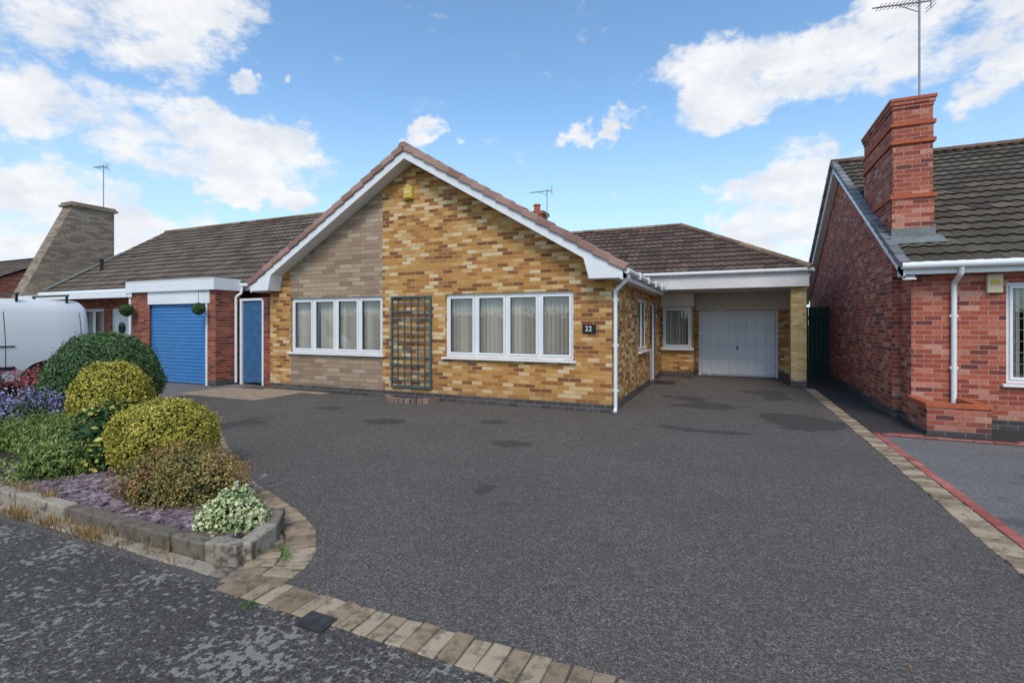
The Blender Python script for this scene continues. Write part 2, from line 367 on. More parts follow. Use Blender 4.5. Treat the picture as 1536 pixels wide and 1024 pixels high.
def blk(c,a,b,m=None,top=.012):
    c=Vector((c[0]+random.uniform(-.003,.003),c[1]+random.uniform(-.005,.005),-.03+random.uniform(-.006,.004))); j=random.uniform(-.04,.04)
    a=Vector((a[0],a[1],0)); b=Vector((b[0],b[1],0)); R=Matrix.Rotation(j,3,'Z')
    tl=random.uniform(-.004,.004); a=R@a; b=R@b; a.z=tl
    mb.obox(c,a,b,(0,0,.03+top),m)
x=-2.78
while x<6:
    blk((x,2.135),(.0485,0),(0,.105)); x+=.103
mb.build('block_edging','block',bevel=.007)
mb=MB(); y=2.30
while y<14.1:
    blk((1.80,y),(.10,0),(0,.0485)); y+=.103
mb.build('block_edging','block',bevel=.007)
mb=MB(); y=2.35
while y<8.7:
    blk((1.955,y),(.045,0),(0,.097)); y+=.204
x=2.02+.1
while x<9:
    blk((x,8.72),(.097,0),(0,.047)); 
    if not(2.5<x<3.35): blk((x+.1,8.83),(.097,0),(0,.047))
    x+=.204
mb.build('red_block_edging','redblock',bevel=.005)
ctrl=[(-2.50,2.25),(-2.58,2.52),(-2.80,2.80),(-3.15,3.05),(-3.65,3.27),(-4.3,3.52),(-5.2,3.98),(-6.3,4.65),(-7.5,5.4),(-9,6.25),(-10.6,7.0)]
def catmull(P,n=14):
    out=[]; P=[P[0]]+P+[P[-1]]
    for i in range(1,len(P)-2):
        p0,p1,p2,p3=[Vector((*q,0)) for q in P[i-1:i+3]]
        for k in range(n):
            t_=k/n; out.append(.5*((2*p1)+(-p0+p2)*t_+(2*p0-5*p1+4*p2-p3)*t_*t_+(-p0+3*p1-3*p2+p3)*t_**3))
    out.append(Vector((*P[-2],0))); return out
cur=catmull(ctrl)
def resample(c,step):
    out=[c[0].copy()]; acc=0
    for a,b in zip(c[:-1],c[1:]):
        Ln=(b-a).length; 
        while acc+Ln>=step:
            tt=(step-acc)/Ln; a=a+(b-a)*tt; out.append(a.copy()); Ln=(b-a).length; acc=0
        acc+=Ln
    return out
def offset(c,d):
    o=[]
    for i,p in enumerate(c):
        a=c[max(0,i-1)]; b=c[min(len(c)-1,i+1)]; tn=(b-a).normalized(); o.append(p+Vector((-tn.y,tn.x,0))*d)
    return o
mb=MB(); cen=resample(offset(cur,.105),.104)
for i in range(len(cen)-1):
    tn=(cen[i+1]-cen[i]).normalized(); nn=Vector((-tn.y,tn.x,0)); blk(cen[i],tn*.047,nn*.105)
cen=resample(offset(cur,.32),.104)
for i in range(0,min(30,len(cen)-1)):
    tn=(cen[i+1]-cen[i]).normalized(); nn=Vector((-tn.y,tn.x,0)); blk(cen[i],tn*.042,nn*.10)
mb.build('block_edging','block',bevel=.007)
mb=MB()
def kst(a,b,th=.055,h=.135):
    a,b=Vector((*a[:2],0)),Vector((*b[:2],0)); d=(b-a); Ln=d.length; d.normalize(); n_=Vector((-d.y,d.x,0)); hh=h+random.uniform(-.012,.012)
    d2=Matrix.Rotation(random.uniform(-.015,.015),3,'Z')@d; dz=d2*(Ln/2-.004); dz.z=random.uniform(-.006,.006)
    mb.obox((a+b)/2+Vector((0,0,hh/2-.03))+n_*random.uniform(-.008,.008),dz,n_*th,n_*random.uniform(-.008,.008)+Vector((0,0,hh/2+.03)))
x=-13.2
while x<-3.4:
    Ln=random.uniform(.55,.85); x2=min(x+Ln,-3.22); kst((x,2.27),(x2,2.27)); x=x2
kst((-3.22,2.27),(-2.98,2.33),.06,.14); kst((-2.99,2.32),(-3.08,2.62),.06,.14)
kst((-3.08,2.62),(-3.28,2.88),.055,.13)
kk=resample([Vector((-3.28,2.88,0))]+[p for p in offset(cur,.48) if p.x<-3.45],.45)
for a,b in zip(kk[:-1],kk[1:]): kst(a,b,.05,.09)
ko=mb.build('kerb_edging','kerb',bevel=.014)
mb=MB(); x=-8.0
while x<-2.98:
    Ln=random.uniform(.2,.4); mb.hexa([(x,2.12+random.uniform(-.012,.012),-.01),(x+Ln,2.12+random.uniform(-.012,.012),-.01),(x+Ln,2.215,-.01),(x,2.215,-.01),(x,2.135,.012),(x+Ln,2.135,.012),(x+Ln,2.215,.022),(x,2.215,.022)]); x+=Ln
mb.build('kerb_haunching','kerb',bevel=.006)
bedpts=[(-13.2,2.3),(-3.2,2.3),(-3.05,2.4),(-3.12,2.62),(-3.3,2.86)]+[(p.x,p.y) for p in offset(cur,.50)[::6] if p.x<-3.5]+[(-13.2,7.0)]
mb=MB(); mb.quad(*[(x,y,.07) for x,y in bedpts]); mb.build('planting_bed','soil')
mb=MB()
def slate(cx,cy,n,sx,sy):
    for i in range(n):
        x=cx+random.gauss(0,sx); y=cy+random.gauss(0,sy)
        if y<2.36 or y>4.6 or x>-3.15 or (x>-3.9 and y>2.9): continue
        s=random.uniform(.016,.042); R=Matrix.Rotation(random.uniform(0,6.3),3,'Z')@Matrix.Rotation(random.gauss(0,.35),3,'X')
        mb.obox((x,y,.08+random.uniform(0,.03)),R@Vector((s,0,0)),R@Vector((0,s*random.uniform(.4,.8),0)),R@Vector((0,0,.004)))
slate(-4.9,2.6,2600,.8,.28); slate(-3.8,2.55,700,.35,.18); slate(-5.2,2.7,1500,.5,.3)
mb.build('slate_chippings','slate')
mb=MB()
for i in range(4):
    for j in range(2): mb.box(-11.5+i*.62,-11.5+i*.62+.6,7.35+j*.62,7.95+j*.62,-.02,.012)
for i in range(4): mb.box(-10.4+i*.5,-10.4+i*.5+.49,8.60,8.80,-.02,.010)
mb.build('paving_slabs','slab',bevel=.004)
mb=MB(); mb.box(-2.11,-1.93,1.955,2.075,-.01,.020,0)
mb.box(-2.095,-1.945,1.968,2.062,.020,.024,0)
mb.cyl((-2.02,2.015,.022),(-2.02,2.015,.028),.02,12)
mb.build('stopcock_cover','iron',bevel=.003)

# ================================================================ MAIN BUNGALOW
H=empty('brick_bungalow')
XC=-6.12; XL=-10.33; XR=-1.91; YF=8.82; SL=.593
top=lambda x:5.12-SL*abs(x-XC)
def mf(*a):
    if a[0]=='zb': return [.155]
    x,z=a
    if z<.15: return 2
    return 1 if -9.645<x<-6.93 else 0
WL=(-9.645,-6.93,.92,2.20); WR=(-5.345,-2.624,.92,2.20)
mb=MB(); wall(mb,'x',YF,top,XL,XR,-.02,[WL,WR],[XC,-9.645,-6.93],mf)
sidetop=lambda y:2.56
SW=(11.6,12.85,.95,2.2); SD=(13.45,14.45,.03,2.15)
mf2=lambda *a:[.155] if a[0]=='zb' else (2 if a[1]<.15 else 0)
wall(mb,'y',XR,sidetop,YF,15.8,-.02,[SW,SD],[],mf2,sign=-1)
wall(mb,'y',XL,sidetop,YF,20.5,-.02,[],[],mf2)
BW=(-1.86,-1.04,.87,2.08)
wall(mb,'x',15.8,lambda x:2.6,XR,-.98,-.02,[BW],[],mf2)
wall(mb,'y',-.98,lambda y:2.6,15.8,16.4,-.02,[],[],mf2,sign=-1)
GD=(-.87,1.30,-.02,1.98)
wall(mb,'x',16.4,lambda x:2.6,-.98,1.72,-.021,[GD],[],mf2,rev=.08)
wall(mb,'y',1.72,lambda y:2.6,16.4,20.5,-.02,[],[],mf2,sign=-1)
wall(mb,'x',20.5,lambda x:2.6,XL,1.72,-.02,[],[],mf2,sign=-1)
mb.build('walls',['buff','stone','blueb'],H)
window(H,'x',YF,*WL,4,name='left_window',gaps=[(-9.0,-8.86),(-7.72,-7.6)]); window(H,'x',YF,*WR,4,name='right_window',gaps=[(-4.72,-4.62)])
window(H,'y',XR,*SW,2,sign=-1,name='side_window')
window(H,'x',15.8,*BW,1,name='porch_window',set_in=-.06)
mb=MB(); mb.box(-1.99,-1.95,13.45,13.52,.03,2.15); mb.box(-1.99,-1.95,14.38,14.45,.03,2.15); mb.box(-1.99,-1.95,13.52,14.38,2.08,2.15)
mb.box(-2.0,-1.965,13.52,14.38,.03,.9); mb.box(-1.99,-1.965,13.52,13.62,.9,2.08); mb.box(-1.99,-1.965,14.28,14.38,.9,2.08)
mb.build('side_door','white',H,bevel=.004)
mb=MB(); mb.box(-1.985,-1.975,13.62,14.28,.9,2.08); mb.build('side_door_glass','darkglass',H)
mb=MB(); mb.box(-1.88,-1.35,13.6,14.35,0,.014); mb.build('doormat','blackpl',bevel=.004)
# garage door
mb=MB(); mb.box(-.87,-.81,16.40,16.46,0,1.98); mb.box(1.24,1.30,16.40,16.46,0,1.98); mb.box(-.81,1.24,16.40,16.46,1.92,1.98)
mb.box(-.81,1.24,16.46,16.48,.01,1.92)
for r in range(4):
    z0=.06+r*.465
    for k in range(8):
        x0=-.79+k*.254; mb.box(x0+.02,x0+.235,16.425,16.462,z0,z0+.43)
mb.build('garage_door','white',H,bevel=.012)
mb=MB(); mb.box(.19,.23,16.39,16.425,.82,.92); mb.build('garage_door_handle','blackpl',H)
mb=MB(); z=2.0
while z<2.5: mb.hexa([(-.97,16.34,z),(1.72,16.34,z),(1.72,16.395,z),(-.97,16.395,z),(-.97,16.38,z+.118),(1.72,16.38,z+.118),(1.72,16.395,z+.118),(-.97,16.395,z+.118)]); z+=.12
mb.build('horizontal_cladding','clad',H)
mb=MB(); mb.box(-1.93,-.96,15.70,15.795,2.10,2.52)
mb.build('porch_panel','whitedirty',H)
mb=MB(); mb.box(-1.96,-.97,15.66,15.795,.80,.86); mb.build('porch_window_sill','white',H)
mb=MB(); mb.box(-2.45,1.80,14.16,14.22,2.52,2.93); mb.box(1.74,1.80,14.22,20.7,2.52,2.93); mb.quad((-2.0,14.22,2.53),(1.74,14.22,2.53),(1.74,16.4,2.53),(-2.0,16.4,2.53))
mb.build('carport_fascia','whitedirty',H,bevel=.004)
mb=MB(); mb.box(1.42,1.76,14.30,14.64,0.16,2.515); mb.build('carport_column','paleb',H)
mb=MB(); mb.box(1.418,1.762,14.298,14.642,-.02,.16); mb.build('column_base','blueb',H)
mb=MB(); gutter(mb,(-2.3,14.10,2.93),(1.86,14.10,2.93)); gutter(mb,(1.86,14.1,2.93),(1.86,20.7,2.93)); 
gutter(mb,(-1.60,8.52,2.50),(-1.60,13.95,2.50)); gutter(mb,(-10.64,8.52,2.50),(-10.64,16,2.50))
pipe(mb,[(-1.60,8.66,2.46),(-1.60,8.66,2.38),(-1.84,8.74,2.16),(-1.84,8.765,2.10),(-1.84,8.765,.10),(-1.84,8.70,.04)])
for z in (.4,1.2,2.0): mb.box(-1.89,-1.79,8.76,8.815,z,z+.035)
for y in (9.6,10.7,11.8,12.9): mb.box(-1.665,-1.53,y,y+.03,2.43,2.56)
mb.build('gutters_and_downpipe','white',H,smooth=True)
mb=MB()
mb.box(-1.68,-1.655,8.50,14.10,2.36,2.52); mb.box(-1.905,-1.68,8.50,14.10,2.37,2.39)
mb.box(-10.585,-10.56,8.50,16,2.36,2.52); mb.box(-10.56,-10.335,8.50,16,2.37,2.39)
def rake(y0,y1,zo,h):
    for sg in (-1,1):
        xe=XC+sg*4.46; zt=5.17-zo
        a=(XC,zt); b=(xe,zt-SL*4.46)
        mb.hexa([(a[0],y0,a[1]-h),(b[0],y0,b[1]-h),(b[0],y1,b[1]-h),(a[0],y1,a[1]-h),(a[0],y0,a[1]),(b[0],y0,b[1]),(b[0],y1,b[1]),(a[0],y1,a[1])] if sg>0 else
                [(b[0],y0,b[1]-h),(a[0],y0,a[1]-h),(a[0],y1,a[1]-h),(b[0],y1,b[1]-h),(b[0],y0,b[1]),(a[0],y0,a[1]),(a[0],y1,a[1]),(b[0],y1,b[1])])
rake(8.47,8.50,0,.185); rake(8.50,8.815,.15,.02)
for sg in (-1,1):
    X1=XC+sg*3.78; X2=XC+sg*4.465; zt=lambda x:5.17-.18-SL*abs(x-XC)
    q=[(X1,zt(X1)),(XC+sg*3.88,2.38),(X2,2.38),(X2,zt(X2)+.15)]
    for yy in (8.466,8.53): mb.quad(*[(x,yy,z) for x,z in q])
    for (p,r_) in zip(q,q[1:]+q[:1]): mb.quad((p[0],8.466,p[1]),(r_[0],8.466,r_[1]),(r_[0],8.815,r_[1]),(p[0],8.815,p[1]))
mb.build('bargeboards','white',H)
mb=MB(); cs=1/math.sqrt(1+SL*SL)
for sg in (-1,1):
    d=Vector((-sg*cs,0,SL*cs)); nrm=Vector((sg*SL*cs,0,cs)); e=Vector((XC+sg*4.52,8.53,5.23-SL*4.52))
    T=4.52/cs; n_=17; Ln=T/n_
    for k in range(n_):
        c=e+d*((k+.5)*Ln)+nrm*.012
        tilt=d*(Ln*.53)+nrm*(-.014); up=nrm
        mb.obox(c+nrm*-.015,tilt,(0,.105,0),up*.066)
mb.build('verge_tiles','verge',H,bevel=.018)
c_=1/math.sqrt(1+SL*SL); s_=SL*c_
roof_slope('gable_roof_right',(-1.62,8.58,2.53),(0,1,0),(-c_,0,s_),8.6,4.5/c_,'tile',H)
roof_slope('gable_roof_left',(-10.62,17.18,2.53),(0,-1,0),(c_,0,s_),8.6,4.5/c_,'tile',H)
ridge('gable_ridge',(XC,8.42,5.25),(XC,17.2,5.25),'verge',H)
pt=.56; c2=1/math.sqrt(1+pt*pt); s2=pt*c2; D=3.36; ZE=2.96
roof_slope('main_roof_front',(-10.6,14.08,ZE),(1,0,0),(0,c2,s2),12.47,D/c2,'tile',H,clips=[((1.87,14.08,0),(1,1,0))])
roof_slope('main_roof_hip',(1.87,14.08,ZE),(0,1,0),(-c2,0,s2),6.72,D/c2,'tile',H,clips=[((1.87,14.08,0),(-1,-1,0)),((1.87,20.8,0),(-1,1,0))])
roof_slope('main_roof_back',(1.87,20.8,ZE),(-1,0,0),(0,-c2,s2),12.47,D/c2,'tile',H,clips=[((1.87,20.8,0),(1,-1,0))])
zr=ZE+D*pt
M['ridgeb']=rndmat('ridge_tile_brown',[(0,(.12,.07,.045)),(.6,(.22,.135,.085)),(1,(.30,.21,.14))],.85,14,.3)
ridge('main_ridge',(-10.6,17.44,zr+.03),(-1.49,17.44,zr+.03),'ridgeb',H,.10)
ridge('hip_ridge',(1.87,14.08,ZE+.03),(-1.49,17.44,zr+.04),'ridgeb',H,.10); ridge('rear_hip_ridge',(1.87,20.8,ZE+.03),(-1.49,17.44,zr+.04),'ridgeb',H,.10)
mb=MB(); mb.box(-6.95,-6.30,17.2,17.8,4.6,5.62,0); mb.box(-7.0,-6.25,17.15,17.85,5.62,5.74,0); mb.cyl((-6.62,17.5,5.72),(-6.62,17.5,6.02),.13,14,1,.11); mb.cyl((-6.62,17.5,6.0),(-6.62,17.5,6.05),.14,14,1)
mb.build('chimney',['redL','orangetile'],H)
mb=MB(); mb.box(-6.33,-6.11,8.74,8.818,4.22,4.48,0); mb.hexa([(-6.32,8.715,4.25),(-6.12,8.715,4.25),(-6.11,8.742,4.22),(-6.33,8.742,4.22),(-6.30,8.715,4.44),(-6.14,8.715,4.44),(-6.11,8.742,4.48),(-6.33,8.742,4.48)],0); mb.box(-6.29,-6.15,8.708,8.716,4.33,4.39,1)
mb.box(-6.27,-6.17,8.725,8.74,4.485,4.52,1)
mb.build('burglar_alarm_box',['yellowbox','cream'],bevel=.008)
PQ=empty('house_number_plaque'); mb=MB(); mb.box(-2.45,-2.20,8.795,8.818,1.42,1.58); mb.build('slate_plate','blackpl',PQ,bevel=.005)
tc=bpy.data.curves.new('numerals','FONT'); tc.body='22'; tc.size=.13; tc.extrude=.002; tc.align_x='CENTER'; to=bpy.data.objects.new('numerals',tc); S.collection.objects.link(to)
to.location=(-2.335,8.792,1.462); to.rotation_euler=(math.pi/2,0,0); tc.materials.append(M['white']); to.parent=PQ
mb=MB(); x0,x1,z0,z1=-6.68,-5.66,.24,2.18
mb.box(x0,x0+.04,8.765,8.80,z0,z1); mb.box(x1-.04,x1,8.765,8.80,z0,z1); mb.box(x0+.04,x1-.04,8.766,8.799,z1-.04,z1); mb.box(x0+.04,x1-.04,8.766,8.799,z0,z0+.04)
nx=5; nz=11
for k in range(1,nx+1): a=x0+k*(x1-x0)/(nx+1); mb.box(a-.012,a+.012,8.782,8.797,z0+.04,z1-.04)
for k in range(1,nz+1): a=z0+k*(z1-z0)/(nz+1); mb.box(x0+.04,x1-.04,8.764,8.781,a-.013,a+.013)
mb.build('garden_trellis','trellis',bevel=.003)
mb=MB()
for k in range(15):
    th=math.pi+math.pi*k/14; c=Vector((-6.05+.58*math.cos(th),8.68+.36*math.sin(th),.04)); tn=Vector((-.46*math.sin(th),.30*math.cos(th),0)).normalized(); nn=Vector((-tn.y,tn.x,0))
    mb.obox(c,tn*.052,nn*.055,(0,0,.05))
mb.build('brick_tree_ring',rndmat('old_brick',[(0,(.14,.10,.085)),(1,(.30,.21,.16))]),bevel=.006)

# ================================================================ AERIALS
def aerial(name,base,top_z,boomdir,L=1.1,nel=9,el=.3):
    mb=MB(); b=Vector(base); mb.cyl(b,(b.x,b.y,top_z),.018,8); d=Vector(boomdir).normalized(); p=Vector((b.x,b.y,top_z-.08)); s=d.cross(Vector((0,0,1))).normalized()
    mb.cyl(p-d*.2,p+d*L,.012,6)
    for k in range(nel):
        q=p+d*(-.05+k*(L/nel)); mb.cyl(q-s*el*(.5 if k else .7),q+s*el*(.5 if k else .7),.006,5)
    for zz in (-.12,-.06,.06,.12): mb.cyl(p-d*.18-s*el*.6+Vector((0,0,zz)),p-d*.18+s*el*.6+Vector((0,0,zz)),.006,5)
    mb.cyl(p-d*.18-Vector((0,0,.13)),p-d*.18+Vector((0,0,.13)),.008,5)
    mb.cyl((b.x,b.y,top_z-.25),p+d*.35,.008,5)
    return mb.build(name,'greym')
aerial('tv_aerial',(3.02,10.75,5.3),7.25,(-.9,-.25,-.05),.75,12,.22)
aerial('tv_aerial',(-6.15,17.3,5.0),6.55,(-1,0,0),.7,6,.2)
aerial('tv_aerial',(-22.25,11.35,6.0),7.75,(-1,-.2,0),.5,5,.25)

# ================================================================ RIGHT NEIGHBOUR
N=empty('red_brick_house'); XW=2.65; YW=9.8; RY=15.2; RZ=5.76; ns=.567
mb=MB(); mfr=lambda *a:[.155] if a[0]=='zb' else (1 if a[1]<.15 else 0)
NW=(3.80,6.1,.70,2.22)
wall(mb,'x',YW,lambda x:2.6,XW,11,-.02,[NW],[],mfr)
wall(mb,'y',XW,lambda y:RZ-.12-ns*abs(y-RY),YW,20.7,-.02,[],[RY],mfr)
mb.build('walls',['redR','blueb'],N)
window(N,'x',YW,*NW,3,name='front_window',lattice=True)
mb=MB()
cx0,cx1,cy0,cy1=2.53,3.10,10.33,12.3
mb.box(cx0,cx1,cy0,cy1,-.02,3.70,0)
for (z0,z1,e,m) in ((3.70,3.77,.03,2),(3.77,4.62,-.012,0),(4.62,4.68,.025,2),(4.68,4.92,-.006,0),(4.92,4.98,.025,2),(4.98,5.22,-.012,0),(5.22,5.28,.0,0),(5.28,5.34,.02,0),(5.34,5.39,.035,2)):
    mb.box(cx0-e,cx1+e,cy0-e,cy1+e,z0,z1,m)
mb.box(cx0-.003,cx1,cy0-.003,cy1+.003,-.02,.155,1)
mb.build('chimney',['redR','blueb','orangetile'],N)
cn=1/math.sqrt(1+ns*ns); sn=ns*cn; EL=5.75/cn
roof_slope('roof_front',(2.46,9.45,RZ-ns*5.75),(1,0,0),(0,cn,sn),10,EL,'tileR',N)
roof_slope('roof_back',(12.46,20.95,RZ-ns*5.75),(-1,0,0),(0,-cn,sn),10,EL,'tileR',N)
ridge('roof_ridge',(2.42,RY,RZ+.03),(12.4,RY,RZ+.03),'ridgeb',N)
mb=MB()
for sg in (-1,1):
    d=Vector((0,-sg*cn,sn)); nr=Vector((0,sg*sn,cn)); e=Vector((2.47,RY+sg*5.75,RZ-ns*5.75))
    n_=20; Ln=EL/n_
    for k in range(n_): mb.obox(e+d*((k+.5)*Ln)+nr*.01,d*(Ln*.52)+nr*(-.012),(.07,0,0),nr*.05)
mb.build('verge_tiles','greyverge',N,bevel=.015)
mb=MB()
for sg in (-1,1):
    ye=RY+sg*5.70; A=[(ye,RZ-.03-ns*5.7),(RY,RZ-.03),(RY,RZ-.25),(ye,RZ-.25-ns*5.7)]
    for xx in (2.47,2.50): mb.quad(*[(xx,y,z) for y,z in A])
    mb.quad((2.47,A[3][0],A[3][1]),(2.47,A[2][0],A[2][1]),(2.64,A[2][0],A[2][1]),(2.64,A[3][0],A[3][1]))
mb.box(2.50,12,9.52,9.55,2.36,2.53); mb.box(2.50,12,9.55,9.795,2.365,2.385); mb.box(2.47,2.50,9.50,9.79,2.34,2.5)
mb.build('fascia_and_bargeboards','white',N)
mb=MB(); gutter(mb,(2.44,9.46,2.49),(12,9.46,2.49),.058); pipe(mb,[(3.17,9.46,2.45),(3.17,9.50,2.35),(3.17,9.74,2.22),(3.17,9.755,2.15),(3.17,9.755,.30)],.036)
for z in (.9,1.7): mb.box(3.12,3.22,9.745,9.795,z,z+.035)
mb.build('gutter_and_downpipe','white',N,smooth=True)
mb=MB()
zf=lambda y:RZ-ns*(RY-y)+.055
mb.hexa([(2.50,10.08,zf(10.08)),(3.2,10.08,zf(10.08)),(3.2,10.34,zf(10.34)),(2.50,10.34,zf(10.34)),(2.50,10.08,zf(10.08)+.01),(3.2,10.08,zf(10.08)+.01),(3.2,10.34,zf(10.34)+.01),(2.50,10.34,zf(10.34)+.01)])
mb.box(2.515,3.115,10.31,10.326,zf(10.34)-.05,zf(10.34)+.14)
for k in range(7):
    y=10.33+k*.28; mb.box(3.103,3.118,y,y+.29,zf(y)-.02,zf(y)+.2)
mb.build('lead_flashing','lead',N)
mb=MB(); mb.box(3.56,3.74,9.73,9.797,2.06,2.34,0); mb.box(3.60,3.70,9.722,9.731,2.18,2.25,1); mb.build('burglar_alarm_box',['cream','yellowbox'],bevel=.012)
mb=MB(); px0,px1,py0,py1=2.60,3.32,8.95,9.79
for (a,b,c,d) in ((px0,px1,py0,py0+.11),(px0,px0+.11,py0+.11,py1),(px1-.11,px1,py0+.11,py1)):
    mb.box(a,b,c,d,0.07,.40,0); mb.box(a-.001,b+.001,c-.001,d+.001,-.01,.07,3)
for (a,b,c,d) in ((px0-.02,px1+.02,py0-.02,py0+.13),(px0-.02,px0+.13,py0+.13,py1),(px1-.13,px1+.02,py0+.13,py1)): mb.box(a,b,c,d,.40,.46,1)
mb.box(px0+.11,px1-.11,py0+.11,py1,.1,.34,2)
mb.build('brick_planter',['redR','orangetile','slate','blueb'],bevel=.004)
mb=MB(); x=1.80
while x<2.6: mb.box(x,x+.10,16.80,16.825,.05,2.08); x+=.106
mb.box(1.78,2.64,16.825,16.87,.4,.5); mb.box(1.78,2.64,16.825,16.87,1.7,1.8); mb.box(1.70,1.79,16.78,16.87,0,2.12)
mb.build('green_garden_gate','greengate',bevel=.004)

# ================================================================ LEFT NEIGHBOUR
L=empty('neighbouring_bungalow')
mb=MB(); GR=(-14.7,-12.37,-.02,2.14)
wall(mb,'x',8.6,lambda x:2.6,-15.5,-12.0,-.02,[GR],[],mfr,rev=.1)
wall(mb,'y',-12.0,lambda y:2.6,8.6,9.3,-.02,[],[],mfr,sign=-1)
wall(mb,'y',-15.5,lambda y:2.6,8.6,9.9,-.02,[],[],mfr)
LD=(-18.95,-17.95,.02,2.1); LW=(-21.3,-19.4,.8,2.1)
wall(mb,'x',9.9,lambda x:2.75,-21.9,-11.1,-.02,[LD,LW],[],mfr)
gt=lambda y:5.42-.66*abs(y-13.57)
wall(mb,'y',-11.1,gt,9.9,17.3,-.02,[],[13.57],mfr,sign=-1)
wall(mb,'y',-21.9,gt,9.9,17.3,-.02,[],[13.57],mfr)
mb.build('walls',['redL','blueb'],L)
window(L,'x',9.9,*LW,3,name='front_window')
mb=MB(); z=.02
while z<2.12:
    mb.hexa([(-14.7,8.655,z),(-12.37,8.655,z),(-12.37,8.70,z),(-14.7,8.70,z),(-14.7,8.668,z+.088),(-12.37,8.668,z+.088),(-12.37,8.70,z+.088),(-14.7,8.70,z+.088)]); z+=.092
mb.build('roller_garage_door','bluedoor',L,bevel=.006)
mb=MB(); mb.box(-14.72,-12.2,8.565,8.597,2.12,2.47); mb.box(-15.6,-11.93,8.50,8.56,2.46,2.74); mb.box(-11.99,-11.93,8.56,9.25,2.46,2.74); mb.box(-15.6,-15.54,8.56,9.25,2.46,2.74); mb.box(-15.6,-11.93,8.49,9.3,2.74,2.765)
mb.box(-22.2,-15.6,8.75,8.80,2.36,2.52); mb.box(-22.2,-15.6,8.80,9.88,2.50,2.52)
for x in (-19.3,-16.0): mb.box(x,x+.08,8.8,8.88,0,2.5)
mb.box(-12.36,-12.3,8.58,8.599,0,2.12)
mb.build('white_fascias','white',L)
mb=MB(); mb.box(-18.95,-18.88,9.93,9.98,.02,2.1); mb.box(-18.02,-17.95,9.93,9.98,.02,2.1); mb.box(-18.88,-18.02,9.93,9.98,2.03,2.1); mb.box(-18.88,-18.02,9.95,9.99,.02,2.03); 
for (a,b) in ((-18.75,-18.5),(-18.4,-18.15)): mb.box(a,b,9.94,9.951,.2,.8)
mb.build('front_door','white',L,bevel=.006)
mb=MB(); mb.cyl((-18.45,9.952,1.45),(-18.45,9.938,1.45),.2,20); mb.build('door_light','darkglass',L)
sl=.66; cl=1/math.sqrt(1+sl*sl); s3=sl*cl
roof_slope('roof_front',(-22.0,9.3,2.66),(1,0,0),(0,cl,s3),11.25,4.27/cl,'tileL',L)
roof_slope('roof_back',(-10.75,17.84,2.66),(-1,0,0),(0,-cl,s3),11.25,4.27/cl,'tileL',L)
ridge('roof_ridge',(-22.0,13.57,5.50),(-10.7,13.57,5.50),'ridgeb',L)
mb=MB(); mb.cyl((-20.9,10.6,3.4),(-20.9,10.6,3.85),.055,10); mb.cyl((-20.9,10.6,3.85),(-20.9,10.6,3.93),.075,10); mb.build('soil_vent_pipe','blackpl',L)
mb=MB(); mb.box(-22,-10.75,9.36,9.385,2.48,2.66)
A=[(9.3,2.68),(13.57,5.5),(13.57,5.32),(9.3,2.50)]
mb.quad(*[(-22.02,y,z+.03) for y,z in A]); mb.quad(*[(-10.74,y,z) for y,z in A]); B=[(17.84,2.68),(13.57,5.5),(13.57,5.32),(17.84,2.5)]; mb.quad(*[(-10.74,y,z) for y,z in B]); mb.quad(*[(-22.02,y,z) for y,z in B])
mb.build('fascia','white',L)
mb=MB(); gutter(mb,(-22,9.28,2.62),(-10.75,9.28,2.62)); pipe(mb,[(-11.9,9.28,2.58),(-11.9,9.25,2.4),(-11.93,9.12,2.3),(-11.93,9.12,.05)],.036); mb.build('gutter_and_downpipe','white',L,smooth=True)
mb=MB()
for k in range(10):
    y=9.35+k*.25; z=2.66+sl*(y-9.3); mb.hexa([(-22.02,y,z+.06),(-21.72,y,z+.06),(-21.72,y+.24,z+.06+.24*sl),(-22.02,y+.24,z+.06+.24*sl),(-22.02,y,z+.07),(-21.72,y,z+.07),(-21.72,y+.24,z+.07+.24*sl),(-22.02,y+.24,z+.07+.24*sl)])
mb.build('lead_flashing','lead',L)
M['stoneL']=brick('pale_stone_brick',[(0,(.19,.145,.105)),(.5,(.29,.225,.16)),(1,(.38,.30,.22))],(.18,.145,.11),w=.3,h=.08)
mb=MB(); X0,X1=-22.65,-22.03
pr=[(8.3,0),(11.6,0),(11.6,5.9),(10.25,5.9),(8.75,2.4),(8.3,2.0)]
for xx in (X0,X1): mb.quad(*[(xx,y,z) for y,z in pr])
for a,b in zip(pr,pr[1:]+pr[:1]): mb.quad((X0,a[0],a[1]),(X1,a[0],a[1]),(X1,b[0],b[1]),(X0,b[0],b[1]))
mb.box(X0-.08,X1+.08,10.15,11.7,5.9,5.98); mb.box(X0-.04,X1+.04,10.2,11.65,5.98,6.06)
mb.build('tapered_stone_chimney','stoneL',L)
mb=MB(); x=-11.74
while x<-11.0: mb.box(x,x+.118,9.18,9.20,.06,2.18,0); x+=.122
mb.box(-11.82,-11.75,9.14,9.21,0,2.25,1); mb.box(-11.01,-10.93,9.14,9.21,0,2.25,1); mb.box(-11.75,-11.01,9.14,9.21,2.19,2.25,1)
mb.build('blue_side_gate',['bluegate','white'],bevel=.004)
mb=MB(); mb.box(-10.92,-10.34,9.12,9.22,-.02,2.2); mb.box(-10.94,-10.335,9.10,9.24,2.2,2.26); mb.build('garden_wall','redL')
F=empty('distant_bungalow')
mb=MB(); wall(mb,'x',9.3,lambda x:2.6,-43,-29.8,-.02,[],[],mfr); wall(mb,'y',-29.8,lambda y:4.75-.5*abs(y-13.5),9.3,17.7,-.02,[],[13.5],mfr); mb.build('walls',['redL','blueb'],F)
roof_slope('roof_front',(-43.2,9.0,2.6),(1,0,0),(0,.8944,.4472),13.5,4.5/.8944,'tileL',F)
